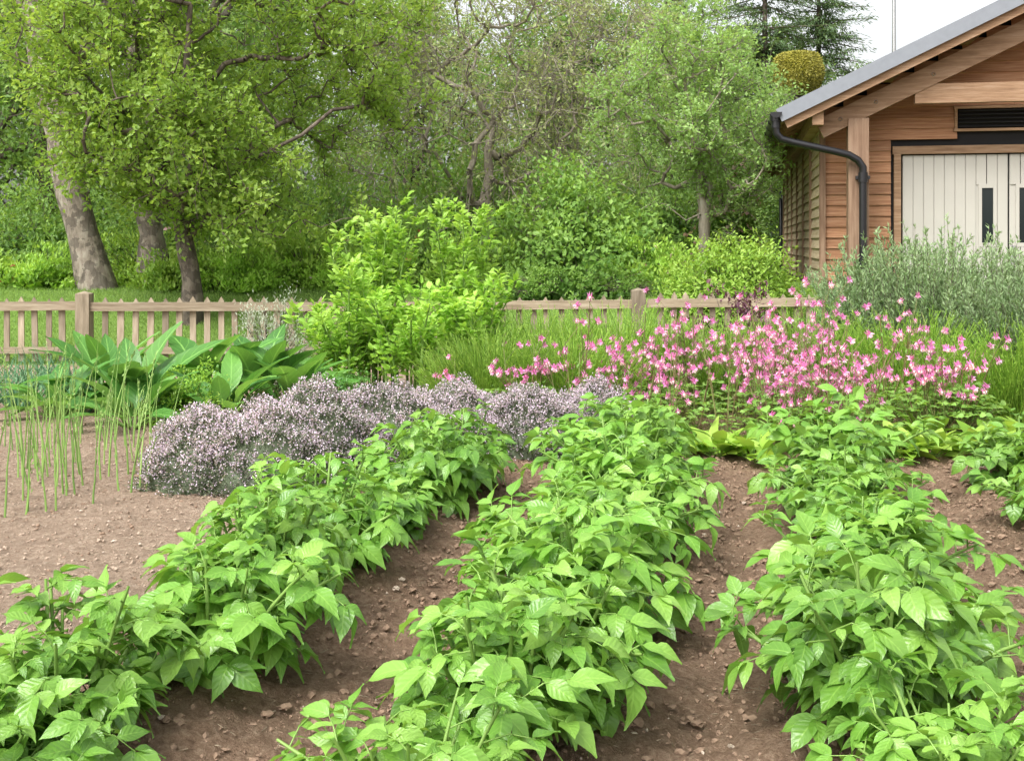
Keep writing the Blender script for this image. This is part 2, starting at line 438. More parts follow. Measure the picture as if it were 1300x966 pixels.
for k in range(-1, 4):
    y = 2.6+rng.uniform(0, .2)
    while y < 7.2:
        x = rowx(k, y)+rng.uniform(-.1, .1)
        hsc = rng.uniform(.88, 1.18)
        mkobj('potato_plant', PV[int(rng.integers(0, 12))], None, (x, y, float(gz(x, y))-.0), rng.uniform(0, 6.28), (hsc*1.03, hsc*1.03, hsc*rng.uniform(.82, 1.08)))
        y += rng.uniform(.42, .66)

# ------------------------------------------------------------------ generic plants
def blades(mb, n, cx, cy, rx, ry, hmin, hmax, w, spread=.35, m=0, segs=3, tip=.1, fan=.5):
    r = np.sqrt(rng.random(n)); a = rng.uniform(0, 6.28, n)
    bx = r*np.cos(a); by = r*np.sin(a)
    P = np.stack([cx+bx*rx, cy+by*ry, np.zeros(n)], 1); P[:, 2] = gz(P[:, 0], P[:, 1])
    D = nrm(np.stack([bx*fan+rng.normal(0, spread, n)*.5, by*fan+rng.normal(0, spread, n)*.5, np.ones(n)], 1))
    h = rng.uniform(hmin, hmax, n)*(1-.3*r*r); R = rng.random(n)
    out = nrm(np.stack([bx+rng.normal(0, .3, n), by+rng.normal(0, .3, n), np.zeros(n)], 1))
    cur = P; w_ = w
    for k in range(segs):
        nx_ = cur+D*(h/segs)[:, None]
        w2 = w*(1-(1-tip)*(k+1)/segs)
        cones(mb, cur, nx_, w_, w2, 3, m, R)
        cur = nx_; w_ = w2; D = nrm(D+out*spread*.35+rng.normal(0, .05, (n, 3)))
    return cur, D, R

def bush(name, loc, r, mats, n, L0, w=.5, seed=0, lump=.25, tp=T_LO, flowers=0, fl=.05, shells=.6, upright=.3, core=True, parent=None):
    """rounded shrub: twigs reaching out of a common base, leaves in tufts"""
    global rng
    old = rng; rng = np.random.default_rng(seed+500)
    rx, ry, rz_ = r; mb = MB()
    nt_ = max(30, n//45)
    d = rdir(nt_); d[:, 2] = np.abs(d[:, 2])*1.0-.12
    d = nrm(d)
    lumpv = 1+lump*(2*vnoise(d[:, 0]*2.3+seed, d[:, 1]*2.3+d[:, 2]*2))+rng.normal(0, lump*.3, nt_)
    rad = (shells+(1-shells)*rng.random(nt_)**.5)*lumpv
    T = d*rad[:, None]*np.array([rx, ry, rz_]); T[:, 2] += .02+rz_*.06
    T[:, 2] = np.maximum(T[:, 2], .03)
    B = T*np.array([.15, .15, .0])
    mid = (B+T)/2+np.array([0, 0, .12*rz_])
    cones(mb, B, mid, .012*rz_**.5+.002, .006, 4, 1); cones(mb, mid, T, .006, .002, 3, 1)
    per = n//nt_
    P = np.repeat(T, per, 0); g = rng.normal(0, 1, P.shape)
    sg = .16*min(rx, ry, rz_*1.2)
    P = P+g*sg*np.array([1, 1, .8]); P[:, 2] = np.maximum(P[:, 2], .015)
    O = nrm(P*np.array([1, 1, 1.2]))
    nn = len(P)
    D = nrm(O*.6+rdir(nn)*.8+np.array([0, 0, upright]))
    Nn = nrm(O+rdir(nn)*.6+np.array([0, 0, .6]))
    R = np.clip(np.repeat(rng.random(nt_)*.6, per)+rng.random(nn)*.4+.12*g[:, 2], 0, 1)
    Ls = L0*rng.uniform(.6, 1.25, nn)
    leaves(mb, tp, P, D, Nn, Ls, Ls*w, R, 1, 0)
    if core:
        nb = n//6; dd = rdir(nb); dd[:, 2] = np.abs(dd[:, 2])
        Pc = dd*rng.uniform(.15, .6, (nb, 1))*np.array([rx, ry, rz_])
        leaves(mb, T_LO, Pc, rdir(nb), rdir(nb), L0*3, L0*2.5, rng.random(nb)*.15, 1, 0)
    if flowers:
        k = rng.integers(0, nt_, flowers); Pf = T[k]+rng.normal(0, sg*.9, (flowers, 3))+d[k]*sg
        for _ in range(3): leaves(mb, T_LO, Pf, rdir(flowers), d[k]+rdir(flowers)*.4, fl, fl*.9, rng.random(flowers), 1, 2)
    rng = old
    z = float(gz(loc[0], loc[1]))
    return mb.obj(name, mats, parent, (loc[0], loc[1], z))

# ------------------------------------------------------------------ trees
def tree(name, loc, seed, trunk_h, top, cc, cr, n_att, trunk_r, per, leaf, lw, mats, gap=.35, tw=.45, lean=(0, 0), sag=.0, twn=5, sides=7, wig=.06, base_z=None, mk=True, pw=.5, zmin=None):
    global rng
    old = rng; rng = np.random.default_rng(seed)
    cc = np.array(cc, float); cr = np.array(cr, float)
    nodes = [np.array([0, 0, -.1])]; par = [-1]
    K = 9
    for i in range(1, K):
        t = i/(K-1); z = t*(top)
        p = np.array([lean[0]*t+cc[0]*max(0, t-.3), lean[1]*t+cc[1]*max(0, t-.3), z])+rng.normal(0, .028*top/3, 3)*np.array([1, 1, .2])
        nodes.append(p); par.append(i-1)
    fork0 = max(1, int(math.ceil(trunk_h/top*(K-1))))
    A = []
    while len(A) < n_att:
        d = rdir(1)[0]*rng.random()**(1/2.4)
        nz = vnoise(np.array([d[0]*2.2+seed*.37+d[2]*1.7]), np.array([d[1]*2.2+d[2]*2.6]))[0]+.5
        if nz < gap: continue
        lump = 1+.22*(vnoise(np.array([d[0]*1.6+seed]), np.array([d[2]*1.9+d[1]]))[0]*2)
        q = cc+d*cr*lump
        if zmin is not None and q[2] < zmin: continue
        A.append(q)
    A = np.array(A)
    tt = nodes[fork0]
    A = A[np.argsort(np.linalg.norm(A-tt, axis=1))]
    att = []
    for a in A:
        arr = np.array(nodes)
        dist = np.linalg.norm(arr-a, axis=1)+.25*np.linalg.norm(arr-tt, axis=1)
        dist[:fork0] = 1e9
        j = int(np.argmin(dist)); b = arr[j]; ln = np.linalg.norm(a-b)
        if ln > .35:
            m1 = b*.62+a*.38+rng.normal(0, wig, 3)*ln+np.array([0, 0, -.06*ln])
            m2 = b*.28+a*.72+rng.normal(0, wig, 3)*ln+np.array([0, 0, .02*ln])
            nodes.append(m1); par.append(j); nodes.append(m2); par.append(len(nodes)-2); j = len(nodes)-1
        nodes.append(a); par.append(j); att.append(len(nodes)-1)
    Nn = np.array(nodes); par = np.array(par); cnt = np.zeros(len(Nn)); cnt[att] = 1
    for i in range(len(Nn)-1, 0, -1): cnt[par[i]] += cnt[i]
    rad = np.maximum(trunk_r*(cnt/cnt[0])**pw, .006)
    rad[0] = trunk_r*1.35
    mb = MB()
    i = np.arange(K, len(Nn))
    tu = np.linspace(0, K-1, (K-1)*3+1)
    tp_ = np.stack([np.interp(tu, np.arange(K), Nn[:K, c]) for c in range(3)], 1)
    sm = tp_.copy(); sm[1:-1] = (tp_[:-2]+tp_[1:-1]+tp_[2:])/3
    rr = np.interp(tu, np.arange(K), rad[:K])*(1+.07*rng.normal(size=len(tu)))
    tube(mb, sm, rr, max(sides, 10), 0)
    cones(mb, Nn[par[i]], Nn[i], np.minimum(rad[par[i]], rad[i]*1.5+.004), rad[i], sides, 0)
    T0 = np.repeat(Nn[att], twn, 0); nt_ = len(T0)
    O = nrm(T0-cc)
    td = nrm(O*.45+rdir(nt_)*.9+np.array([0, 0, .35-sag]))
    tl = tw*rng.uniform(.5, 1.3, nt_)
    Tm = T0+td*(tl*.5)[:, None]; T1 = Tm+nrm(td+rdir(nt_)*.25+np.array([0, 0, .15-sag]))*(tl*.5)[:, None]
    cones(mb, T0, Tm, .008, .005, 3, 0); cones(mb, Tm, T1, .005, .002, 3, 0)
    nl = nt_*per
    k = np.repeat(np.arange(nt_), per); t = rng.random(nl)**.8
    P = np.where(t[:, None] < .5, T0[k]+(Tm-T0)[k]*(2*t)[:, None], Tm[k]+(T1-Tm)[k]*(2*t-1)[:, None])
    P = P+rng.normal(0, leaf*.7, (nl, 3))
    D = nrm(td[k]*.5+rdir(nl)*.9+np.array([0, 0, .1-sag*.6]))
    Nrm = nrm(rdir(nl)*.8+np.array([0, 0, .8])+O[k]*.3)
    clump = rng.random(len(att))*.45
    R = np.clip(np.repeat(np.repeat(clump, twn), per)+rng.random(nl)*.35+.22*t, 0, 1)
    Ls = leaf*rng.uniform(.65, 1.25, nl)
    leaves(mb, T_LO, P, D, Nrm, Ls, Ls*lw, R, 1, 1)
    rng = old
    me = mb.mesh(name, mats)
    if not mk: return me
    z = float(gz(loc[0], loc[1])) if base_z is None else base_z
    return mkobj(name, me, None, (loc[0], loc[1], z))

tree('pear_tree', (-4.65, 16.0), 3, .95, 4.6, (.3, 0, 3.45), (3.2, 2.4, 2.8), 470, .135, 18, .085, .62, [M_bark, M_pear], gap=.42, tw=.42, twn=6, lean=(-.3, 0), zmin=1.25)
tree('apple_tree', (3.5, 20.0), 11, .7, 3.4, (-.25, 0, 2.7), (1.8, 1.7, 1.9), 250, .10, 16, .075, .6, [M_barkT, M_apple], gap=.32, tw=.38, twn=6)
tree('walnut_tree', (-.6, 24.0), 21, 1.6, 4.5, (.4, 0, 4.6), (4.4, 2.8, 3.3), 480, .13, 6, .11, .45, [M_barkT, M_sparse], gap=.3, tw=1.1, twn=5, sag=.35, pw=.5)
tree('mature_tree', (-6.75, 18.0), 31, 2.8, 7.5, (0, 1.0, 6.8), (4.0, 3, 3.4), 230, .25, 11, .13, .6, [M_barkL, M_shrub], gap=.4, tw=.7, lean=(-1.9, 0))
tree('mature_tree', (-6.1, 18.8), 32, 2.8, 7.5, (.6, 1.5, 7.2), (3.6, 3, 3.2), 170, .22, 11, .13, .6, [M_barkL, M_shrub], gap=.4, tw=.7, lean=(-.9, 0))

bgA = tree('woodland_tree', (0, 0), 41, 1.5, 9, (0, 0, 6.4), (4.2, 4.0, 5.2), 280, .22, 12, .19, .62, [M_bark, M_wood1], gap=.42, tw=.9, twn=5, sides=5, mk=False)
bgB = tree('woodland_tree', (0, 0), 42, 1.5, 9, (0, 0, 6.0), (4.4, 4.2, 4.8), 280, .22, 12, .17, .6, [M_bark, M_apple], gap=.42, tw=.9, twn=5, sides=5, mk=False)
bgC = tree('woodland_tree', (0, 0), 43, 1.5, 9.5, (0, 0, 6.6), (4.0, 3.8, 5.4), 280, .22, 12, .17, .6, [M_bark, M_shrub], gap=.42, tw=.9, twn=5, sides=5, mk=False)
for i, (x, y, s, v) in enumerate([(-17, 30, 1.05, 0), (-11.5, 27, .95, 2), (-7.5, 31, .88, 1), (-3.2, 34, .86, 1), (1.5, 34, .82, 2), (5.2, 36, .85, 1),
                                  (-13, 40, 1.1, 0), (-5.0, 46, .95, 2), (1.5, 48, .85, 0), (9.3, 41, .8, 0), (-20, 42, 1.3, 1), (15, 46, .68, 2), (22, 42, .9, 0), (21, 54, .9, 1), (30, 42, 1.0, 2), (-26, 33, 1.2, 0)]):
    mkobj('woodland_tree', (bgA, bgB, bgC)[v], None, (x, y, .7), i*1.7, s)

def conifer(name, loc, H, R, seed):
    global rng
    old = rng; rng = np.random.default_rng(seed)
    mb = MB(); cones(mb, [[0, 0, 0]], [[0, 0, H]], .2, .02, 8, 0)
    n = 230
    z = H*(.12+.88*rng.random(n)); a = rng.uniform(0, 6.28, n)
    l = R*(1-z/H)**.65*rng.uniform(.4, 1.2, n)+.15
    P0 = np.stack([0*z, 0*z, z], 1); P1 = P0+np.stack([np.cos(a)*l, np.sin(a)*l, -.1*l+rng.normal(0, .25, n)], 1)
    cones(mb, P0, P1, .03, .008, 4, 0)
    per = 110; k = np.repeat(np.arange(n), per); t = .15+.85*rng.random(n*per)
    P = P0[k]+(P1-P0)[k]*t[:, None]+rng.normal(0, 1, (n*per, 3))*(.06+.13*l[k]*(1-t*.6))[:, None]*np.array([1, 1, .35])
    D = nrm((P1-P0)[k]+rdir(n*per)*l[k][:, None]*.7)
    leaves(mb, T_LO, P, D, np.array([0, 0, 1])+rdir(n*per)*.4, .2, .05, np.clip(t*.5+.4*rng.random(n*per), 0, 1), 1, 1)
    rng = old
    return mb.obj(name, [M_bark, M_wood2], None, (loc[0], loc[1], .7))
conifer('conifer_tree', (8.6, 37.5), 13.5, 3.6, 5)
conifer('conifer_tree', (5.6, 40), 14.5, 3.6, 6)
conifer('conifer_tree', (11.4, 41), 13.5, 3.4, 7)
conifer('conifer_tree', (-9, 38), 13, 3.6, 8)

for i, (x, y, rx, rz_, mt, n, l) in enumerate([
    (-13, 23, 2.2, 2.2, M_wood1, 7000, .13), (-9.5, 22.5, 1.9, 1.7, M_shrub, 7000, .11), (-6.8, 23.5, 2.1, 2.3, M_wood1, 7000, .12),
    (-3.8, 23, 2.0, 1.8, M_shrub, 7000, .11), (-1.2, 25.5, 2.4, 2.5, M_shrub, 7000, .13), (1.8, 26, 2.2, 2.4, M_wood1, 7000, .13),
    (3.7, 25.5, 1.5, 2.3, M_shrub, 6000, .11), (-5.3, 27.5, 2.8, 3.4, M_wood1, 7000, .15), (3.2, 29.5, 2.4, 3.2, M_apple, 7000, .15), (-16, 26, 3, 3, M_wood1, 6000, .15),
    (-10.8, 27, 2.8, 3.2, M_shrub, 6000, .15), (-.2, 29, 2.8, 3.0, M_shrub, 7000, .15)]):
    bush('understory_shrub', (x, y), (rx, rx*.8, rz_), [mt, M_bark], n, l, .55, seed=i)

bl = [(-8.8, 18.3, .7, .6, M_light), (-7.9, 19.2, .8, .8, M_shrub), (-5.4, 18.0, .75, .6, M_light), (-4.3, 17.8, .7, .6, M_lovage), (-3.4, 18.4, .9, .95, M_light),
      (-2.5, 17.9, .7, .6, M_lovage), (-1.6, 18.6, .9, 1.0, M_shrub), (-.7, 18.0, .7, .7, M_light), (.0, 18.5, .8, .9, M_shrub), (-6.4, 19.4, .9, .9, M_light),
      (2.3, 17.6, .7, .6, M_light), (-10, 19, .9, .9, M_shrub), (-11.4, 19, .9, .8, M_light), (-3.9, 19.2, .8, 1.1, M_lovage), (-7.6, 18.0, .6, .5, M_lovage), (-5.0, 19, .8, 1.0, M_shrub)]
for i, (x, y, r, h, mt) in enumerate(bl):
    fm = (M_red, M_bloss, M_light)[i % 3]
    bush('border_perennial', (x, y), (r, r*.7, h), [mt, M_bark, fm], 3200, .085, .45, seed=40+i, flowers=(30 if i % 2 == 0 else 0), fl=.05, upright=.8, lump=.4)
bush('round_shrub', (1.15, 18.2), (1.35, 1.1, 1.75), [M_shrub, M_bark], 9000, .1, .62, seed=60, lump=.35)
bush('choisya_bush', (3.1, 15.9), (1.0, .8, 1.05), [M_light, M_bark], 9000, .075, .5, seed=61, lump=.15)
bush('rhododendron_shrub', (4.15, 21.2), (.65, .7, 2.2), [M_shrub, M_bark, M_bloss], 4500, .1, .5, seed=62, flowers=170, fl=.1)
bush('lilac_shrub', (-6.2, 21.5), (1.2, 1.0, 3.0), [M_wood1, M_bark, M_bloss], 5000, .1, .6, seed=63, flowers=40, fl=.09)
bush('low_hedge', (.9, 16.9), (1.9, .35, .42), [M_shrub, M_bark], 6000, .05, .5, seed=64, lump=.1)

mb = MB(); cones(mb, [[0, 0, 0]], [[0, 0, 5.2]], .14, .1, 8, 1)
n = 18000; d = rdir(n)
P = d*np.array([.68, .68, .68])*(1+.04*rng.normal(size=(n, 1))); P[:, 2] = np.clip(P[:, 2], -.6, .5)+5.65
leaves(mb, T_LO, P, nrm(d+rdir(n)*.8), d, .07, .035, rng.random(n), 1, 0)
n = 16000; a = rng.uniform(0, 6.28, n); z = rng.uniform(0, 4.6, n); r = 1.5-.2*z
P = np.stack([np.cos(a)*r, np.sin(a)*r, z], 1); d = np.stack([np.cos(a), np.sin(a), .2+0*a], 1)
leaves(mb, T_LO, P+rng.normal(0, .04, P.shape), nrm(d+rdir(n)*.8), d, .11, .06, rng.random(n), 1, 2)
mb.obj('yew_topiary', [M_yew, M_bark, M_wood1], None, (8.15, 31.5, .75))

mb = MB(); tube(mb, [(0, 0, 0), (0, 0, 6), (0, 0, 13)], [.08, .07, .04], 10, 0)
tube(mb, [(0, 0, 13), (0, 0, 13.06), (0, 0, 13.12)], [.02, .07, .02], 10, 0)
mb.obj('flagpole', [M_metal], None, (12.4, 35.8, .7))

# ------------------------------------------------------------------ fence
fence = bpy.data.objects.new('picket_fence', None); scene.collection.objects.link(fence)
def fy(x): return 13.8+.029*(x+5.35)
mp = MB(); mr = MB(); mpo = MB()
def fz(x): return float(gz(x, fy(x)))
posts = [-12.35, -8.85, -5.35, -1.87, 1.6, 5.1, 8.0]
for x in posts:
    y = fy(x); z = fz(x); w = .085
    V = [(x+a*w, y+b*w, z-.1) for a, b in ((-1, -1), (1, -1), (1, 1), (-1, 1))]+[(x+a*w, y+b*w, z+.87) for a, b in ((-1, -1), (1, -1), (1, 1), (-1, 1))]+[(x, y, z+.905)]
    r = rng.random()*.5
    mpo.add(V, [(0, 1, 5, 4), (1, 2, 6, 5), (2, 3, 7, 6), (3, 0, 4, 7)], (r, .5, 0)); mpo.add([V[4], V[5], V[6], V[7], V[8]], [(0, 1, 4), (1, 2, 4), (2, 3, 4), (3, 0, 4)], (r, .5, 0))
for a, b in zip(posts[:-1], posts[1:]):
    for h, t in ((.71, .11), (.17, .08)):
        beam(mr, (a+.085, fy(a)-.03, fz(a)+h+rng.uniform(-.012, .012)), (b-.085, fy(b)-.03, fz(b)+h+rng.uniform(-.012, .012)), .04, t)
x = -12.2
while x < 7.9:
    if min(abs(x-p) for p in posts) > .13:
        y = fy(x)+.012; z = fz(x); w = .038+rng.uniform(-.004, .004); h = .82+rng.uniform(-.02, .02); t = .02; l = rng.normal(0, .01)
        prof = [(-w, .03), (w, .03), (w+l, h-.06), (l, h), (-w+l, h-.06)]
        V = [(x+a, y-t/2, z+b) for a, b in prof]+[(x+a, y+t/2, z+b) for a, b in prof]
        r = rng.random()
        mp.add(V, [(0, 1, 2, 3, 4), (9, 8, 7, 6, 5)], (r, .5, 0)); mp.add(V, [(0, 5, 6, 1), (1, 6, 7, 2), (2, 7, 8, 3), (3, 8, 9, 4), (4, 9, 5, 0)], (r, .5, 0))
    x += .178+rng.uniform(-.012, .012)
mpo.obj('posts', [M_fence], fence); mr.obj('rails', [M_fenceR], fence); mp.obj('pickets', [M_fence], fence)

# ------------------------------------------------------------------ barn
barn = bpy.data.objects.new('timber_barn', None); scene.collection.objects.link(barn)
barn.location = (4.79, 17.0, .72); barn.rotation_euler = (0, 0, -math.atan(.2))
SL = .48; RX = 4.2; LEN = 12.2; W2 = 8.4
def zr(x): return 2.70+SL*((x if x <= RX else 2*RX-x)+.6)
mb = MB()
box(mb, (.03, .05, -.4), (.12, LEN, zr(.03)-.05)); box(mb, (W2-.12, .05, -.4), (W2-.03, LEN, zr(.03)-.05))
for y in (.03, LEN-.12):
    pr_ = [(.12, -.4), (W2-.12, -.4), (W2-.12, zr(.12)-.05), (RX, zr(RX)-.05), (.12, zr(.12)-.05)]
    V = [(a, y, b) for a, b in pr_]+[(a, y+.1, b) for a, b in pr_]
    mb.add(V, [(0, 1, 2, 3, 4), (9, 8, 7, 6, 5)], (.3, .5, 0)); mb.add(V, [(0, 5, 6, 1), (1, 6, 7, 2), (2, 7, 8, 3), (3, 8, 9, 4), (4, 9, 5, 0)], (.3, .5, 0))
mb.obj('wall_core', [M_int], barn)
mb = MB(); z = -.1; eh = .165
DX0, DX1, DZ = 1.16, 7.24, 2.13
while z < zr(RX)-.3:
    zt = z+eh
    xl = 0.0
    if zt > zr(0)-.1: xl = (zt+.1-2.70)/SL-.6
    xr_ = W2-xl
    spans = [(xl, xr_)]
    if z < DZ+.12: spans = [(xl, DX0-.16), (DX1+.16, xr_)]
    elif zt > 2.50 and z < 2.80: spans = [(xl, 1.95), (W2-1.95, xr_)]
    for a, b in spans:
        if b-a < .1: continue
        c0 = a
        while c0 < b-.01:
            c1 = min(b, c0+rng.uniform(2.0, 3.6))
            if b-c1 < .5: c1 = b
            beam(mb, (c0+.002, -.014, z+eh/2), (c1-.002, -.014, z+eh/2), .026, eh+.03, up=(0, .17, 1))
            c0 = c1
    z += eh
mb.obj('front_boarding', [M_cedar], barn)
mb = MB(); z = -.1
while z < zr(0)-.35:
    y0 = 0.03
    while y0 < LEN:
        y1 = min(LEN, y0+2.03)
        beam(mb, (-.016, y0, z+eh/2), (-.016, y1-.01, z+eh/2), .026, eh+.03, up=(.2, 0, 1))
        beam(mb, (W2+.016, y0, z+eh/2), (W2+.016, y1-.01, z+eh/2), .026, eh+.03, up=(-.2, 0, 1))
        y0 = y1
    z += eh
mb.obj('side_boarding', [M_cedar2], barn)
mb = MB()
for y in np.arange(2.03, LEN+.1, 2.03):
    beam(mb, (-.045, y, -.3), (-.045, y, zr(0)-.5), .1, .05, up=(1, 0, 0))
beam(mb, (-.01, -.05, -.2), (-.01, -.05, zr(0)-.12), .09, .09, up=(1, 0, 0))
mb.obj('corner_boards', [M_oak], barn)
mb = MB()
beam(mb, (-.14, -.95, 2.62), (-.14, LEN+.5, 2.62), .16, .2)
for y in np.arange(-.6, LEN+.5, .6):
    beam(mb, (-.56, y, zr(-.56)-.095), (.2, y, zr(.2)-.095), .06, .14)
for x in (.95, 2.05, 3.15, RX, 5.25, 6.35, 7.45):
    beam(mb, (x, -.93, zr(x)-.12), (x, .02, zr(x)-.12), .13, .17)
ty = -.62
for sgn in (0, 1):
    f = (lambda x: x) if sgn == 0 else (lambda x: W2-x)
    beam(mb, (f(-.1), ty, zr(-.1)-.46), (f(RX), ty, zr(RX)-.46), .15, .28)
beam(mb, (1.25, ty+.003, 2.97), (W2-1.25, ty+.003, 2.97), .12, .28)
beam(mb, (RX, ty+.003, 3.12), (RX, ty+.003, zr(RX)-.5), .14, .2, up=(1, 0, 0))
for sgn in (0, 1):
    f = (lambda x: x) if sgn == 0 else (lambda x: W2-x)
    beam(mb, (f(-.62), -1.0, zr(-.62)-.12), (f(RX), -1.0, zr(RX)-.12), .045, .21)
    beam(mb, (f(-.62), LEN+.8, zr(-.62)-.12), (f(RX), LEN+.8, zr(RX)-.12), .045, .21)
mb.obj('roof_timbers', [M_oakb], barn)
mb = MB()
for x in (.45, W2-.45):
    beam(mb, (x, ty, -.3), (x, ty, zr(x)-.58), .29, .29, up=(1, 0, 0))
mb.obj('porch_posts', [M_oak], barn)
mb = MB()
for x in (.2, .7, 1.5, 2.9):
    P = np.array([x, ty-.075, zr(x)-.46]); cones(mb, [P], [P+np.array([0, -.02, 0])], .03, .022, 8)
mb.obj('truss_bolts', [M_metal], barn)
mb = MB()
for sgn in (0, 1):
    f = (lambda x: x) if sgn == 0 else (lambda x: W2-x)
    up = (-SL, 0, 1) if sgn == 0 else (SL, 0, 1)
    y = -1.0
    while y < LEN+.8:
        beam(mb, (f(-.62), y+.07, zr(-.62)+.0), (f(RX), y+.07, zr(RX)+.0), .137, .022, up=up, m=1); y += .14
    x = -.72; c_ = 0
    while x < RX:
        x1 = min(x+.30, RX)
        y = -1.08-(.15 if c_ % 2 else 0)
        zo = .03
        while y < LEN+.86:
            ya = max(y, -1.06); yb = min(y+.3, LEN+.86)
            if yb-ya > .03:
                beam(mb, (f(x), (ya+yb)/2, zr(x)+zo+.028), (f(x1+.02), (ya+yb)/2, zr(x1+.02)+zo+.008), yb-ya-.004, .012, up=up, m=0)
            y += .3
        x = x1; c_ += 1
    for yv in (-1.075, LEN+.875):
        beam(mb, (f(-.70), yv, zr(-.70)+.0), (f(RX), yv, zr(RX)+.0), .03, .2, m=2)
beam(mb, (RX, -1.1, zr(RX)+.07), (RX, LEN+.9, zr(RX)+.07), .22, .08, m=2)
mb.obj('roof', [M_slate, M_oakb, M_lead], barn)
mb = MB()
def gutter(cx):
    th = np.linspace(math.pi, 2*math.pi, 9)
    out = [(cx+.075*math.cos(t), .075*math.sin(t)) for t in th]; inn = [(cx+.062*math.cos(t), .062*math.sin(t)) for t in th[::-1]]
    pr_ = out+inn; k = len(pr_); zc = 2.70
    V = [(a, -1.12, zc+b) for a, b in pr_]+[(a, LEN+.9, zc+b) for a, b in pr_]
    mb.add(V, [(i, (i+1) % k, k+(i+1) % k, k+i) for i in range(k)], (.5, .5, 0))
    for ye in (-1.12, LEN+.9):
        V = [(cx+.085*math.cos(t), ye, zc+.085*math.sin(t)) for t in th]
        mb.add(V, [list(range(9))], (.5, .5, 0))
    for y in np.arange(-.9, LEN+.8, .9):
        tube(mb, [(cx+.08*math.cos(t), y, zc+.08*math.sin(t)) for t in th], .01, 4)
gutter(-.74); gutter(W2+.74)
R_ = .055
tube(mb, [(-.74, -.98, 2.66), (-.74, -.98, 2.5), (-.73, -.98, 2.40), (-.66, -.97, 2.32), (-.5, -.96, 2.27), (0.1, -.92, 2.13), (.3, -.88, 2.08), (.43, -.86, 2.0), (.5, -.85, 1.9), (.5, -.85, 1.7), (.5, -.85, 1.0), (.5, -.85, .3), (.5, -.85, -.05)], R_, 12)
for p0, p1, r in (((-.74, -.98, 2.48), (-.74, -.98, 2.62), .068), ((.5, -.85, 1.68), (.5, -.85, 1.82), .068), ((.5, -.85, .45), (.5, -.85, .57), .068), ((-.74, -.98, 2.58), (-.74, -.98, 2.66), .085)):
    tube(mb, [p0, p1], r, 12)
for z in (1.75, .5): beam(mb, (.4, -.81, z), (.6, -.81, z), .09, .05)
tube(mb, [(-.74, LEN+.6, 2.66), (-.74, LEN+.6, 2.5), (-.5, LEN+.6, 2.3), (-.12, LEN+.6, 2.15), (-.1, LEN+.3, 1.9), (-.1, LEN+.3, 0)], R_, 10)
mb.obj('gutter_and_downpipe', [M_black], barn)
mb = MB(); mf = MB(); mg = MB(); mh = MB()
beam(mf, (DX0-.14, -.02, DZ+.07), (DX1+.14, -.02, DZ+.07), .1, .12)
for x in (DX0-.07, DX1+.07): beam(mf, (x, -.02, -.1), (x, -.02, DZ+.01), .1, .1, up=(1, 0, 0))
lw_ = (DX1-DX0)/4
for i in range(4):
    a = DX0+i*lw_+.012; b = DX0+(i+1)*lw_-.012
    win = (b-.38, b-.19) if i % 2 == 0 else (a+.12, a+.31)
    nb = 10; wv = (b-a)/nb
    z0, z1, wz0, wz1 = .04, DZ-.01, .80, 1.62
    for k in range(nb):
        xa = a+k*wv+.006; xb = a+(k+1)*wv-.006
        segs = [(z0, z1)]
        if xb > win[0]-.03 and xa < win[1]+.03: segs = [(z0, wz0-.05), (wz1+.05, z1)]
        for (q0, q1) in segs: box(mb, (xa, -.014, q0), (xb, .018, q1), rnd=.5)
    box(mb, (a, .002, z0+.002), (win[0]-.035, .026, z1-.002), rnd=.5); box(mb, (win[1]+.035, .002, z0+.002), (b, .026, z1-.002), rnd=.5)
    for (q, w_) in ((win[0]-.035, .05), (win[1]-.015, .05)): box(mb, (q, -.02, wz0-.06), (q+w_, .02, wz1+.06), rnd=.6)
    box(mb, (win[0]+.015, -.018, wz0-.06), (win[1]-.015, .018, wz0), rnd=.6); box(mb, (win[0]+.015, -.018, wz1), (win[1]-.015, .018, wz1+.06), rnd=.6)
    box(mg, (win[0]+.012, .004, wz0-.01), (win[1]-.012, .012, wz1+.01))
    if i % 2 == 1:
        tube(mh, [(a+.05, -.07, .72), (a+.05, -.07, .52)], .012, 8); tube(mh, [(a+.05, -.015, .7), (a+.05, -.075, .7)], .009, 6); tube(mh, [(a+.05, -.015, .54), (a+.05, -.075, .54)], .009, 6)
        box(mh, (a+.02, -.02, .48), (a+.09, -.0155, .76))
mb.obj('doors', [M_door], barn); mf.obj('door_frame', [M_oakb], barn); mg.obj('door_windows', [M_glass], barn); mh.obj('door_handles', [M_metal], barn)
mb = MB()
box(mb, (1.95, -.0, 2.50), (W2-1.95, .02, 2.82), m=1)
for z in np.arange(2.53, 2.8, .06): beam(mb, (1.97, -.03, z), (W2-1.97, -.03, z), .05, .012, up=(0, .5, 1), m=1)
for z in (2.49, 2.83): beam(mb, (1.9, -.035, z), (W2-1.9, -.035, z), .07, .04)
for x in (1.93, W2-1.93): beam(mb, (x, -.033, 2.5), (x, -.033, 2.82), .06, .04, up=(1, 0, 0))
mb.obj('louvre_vent', [M_oakb, M_int], barn)

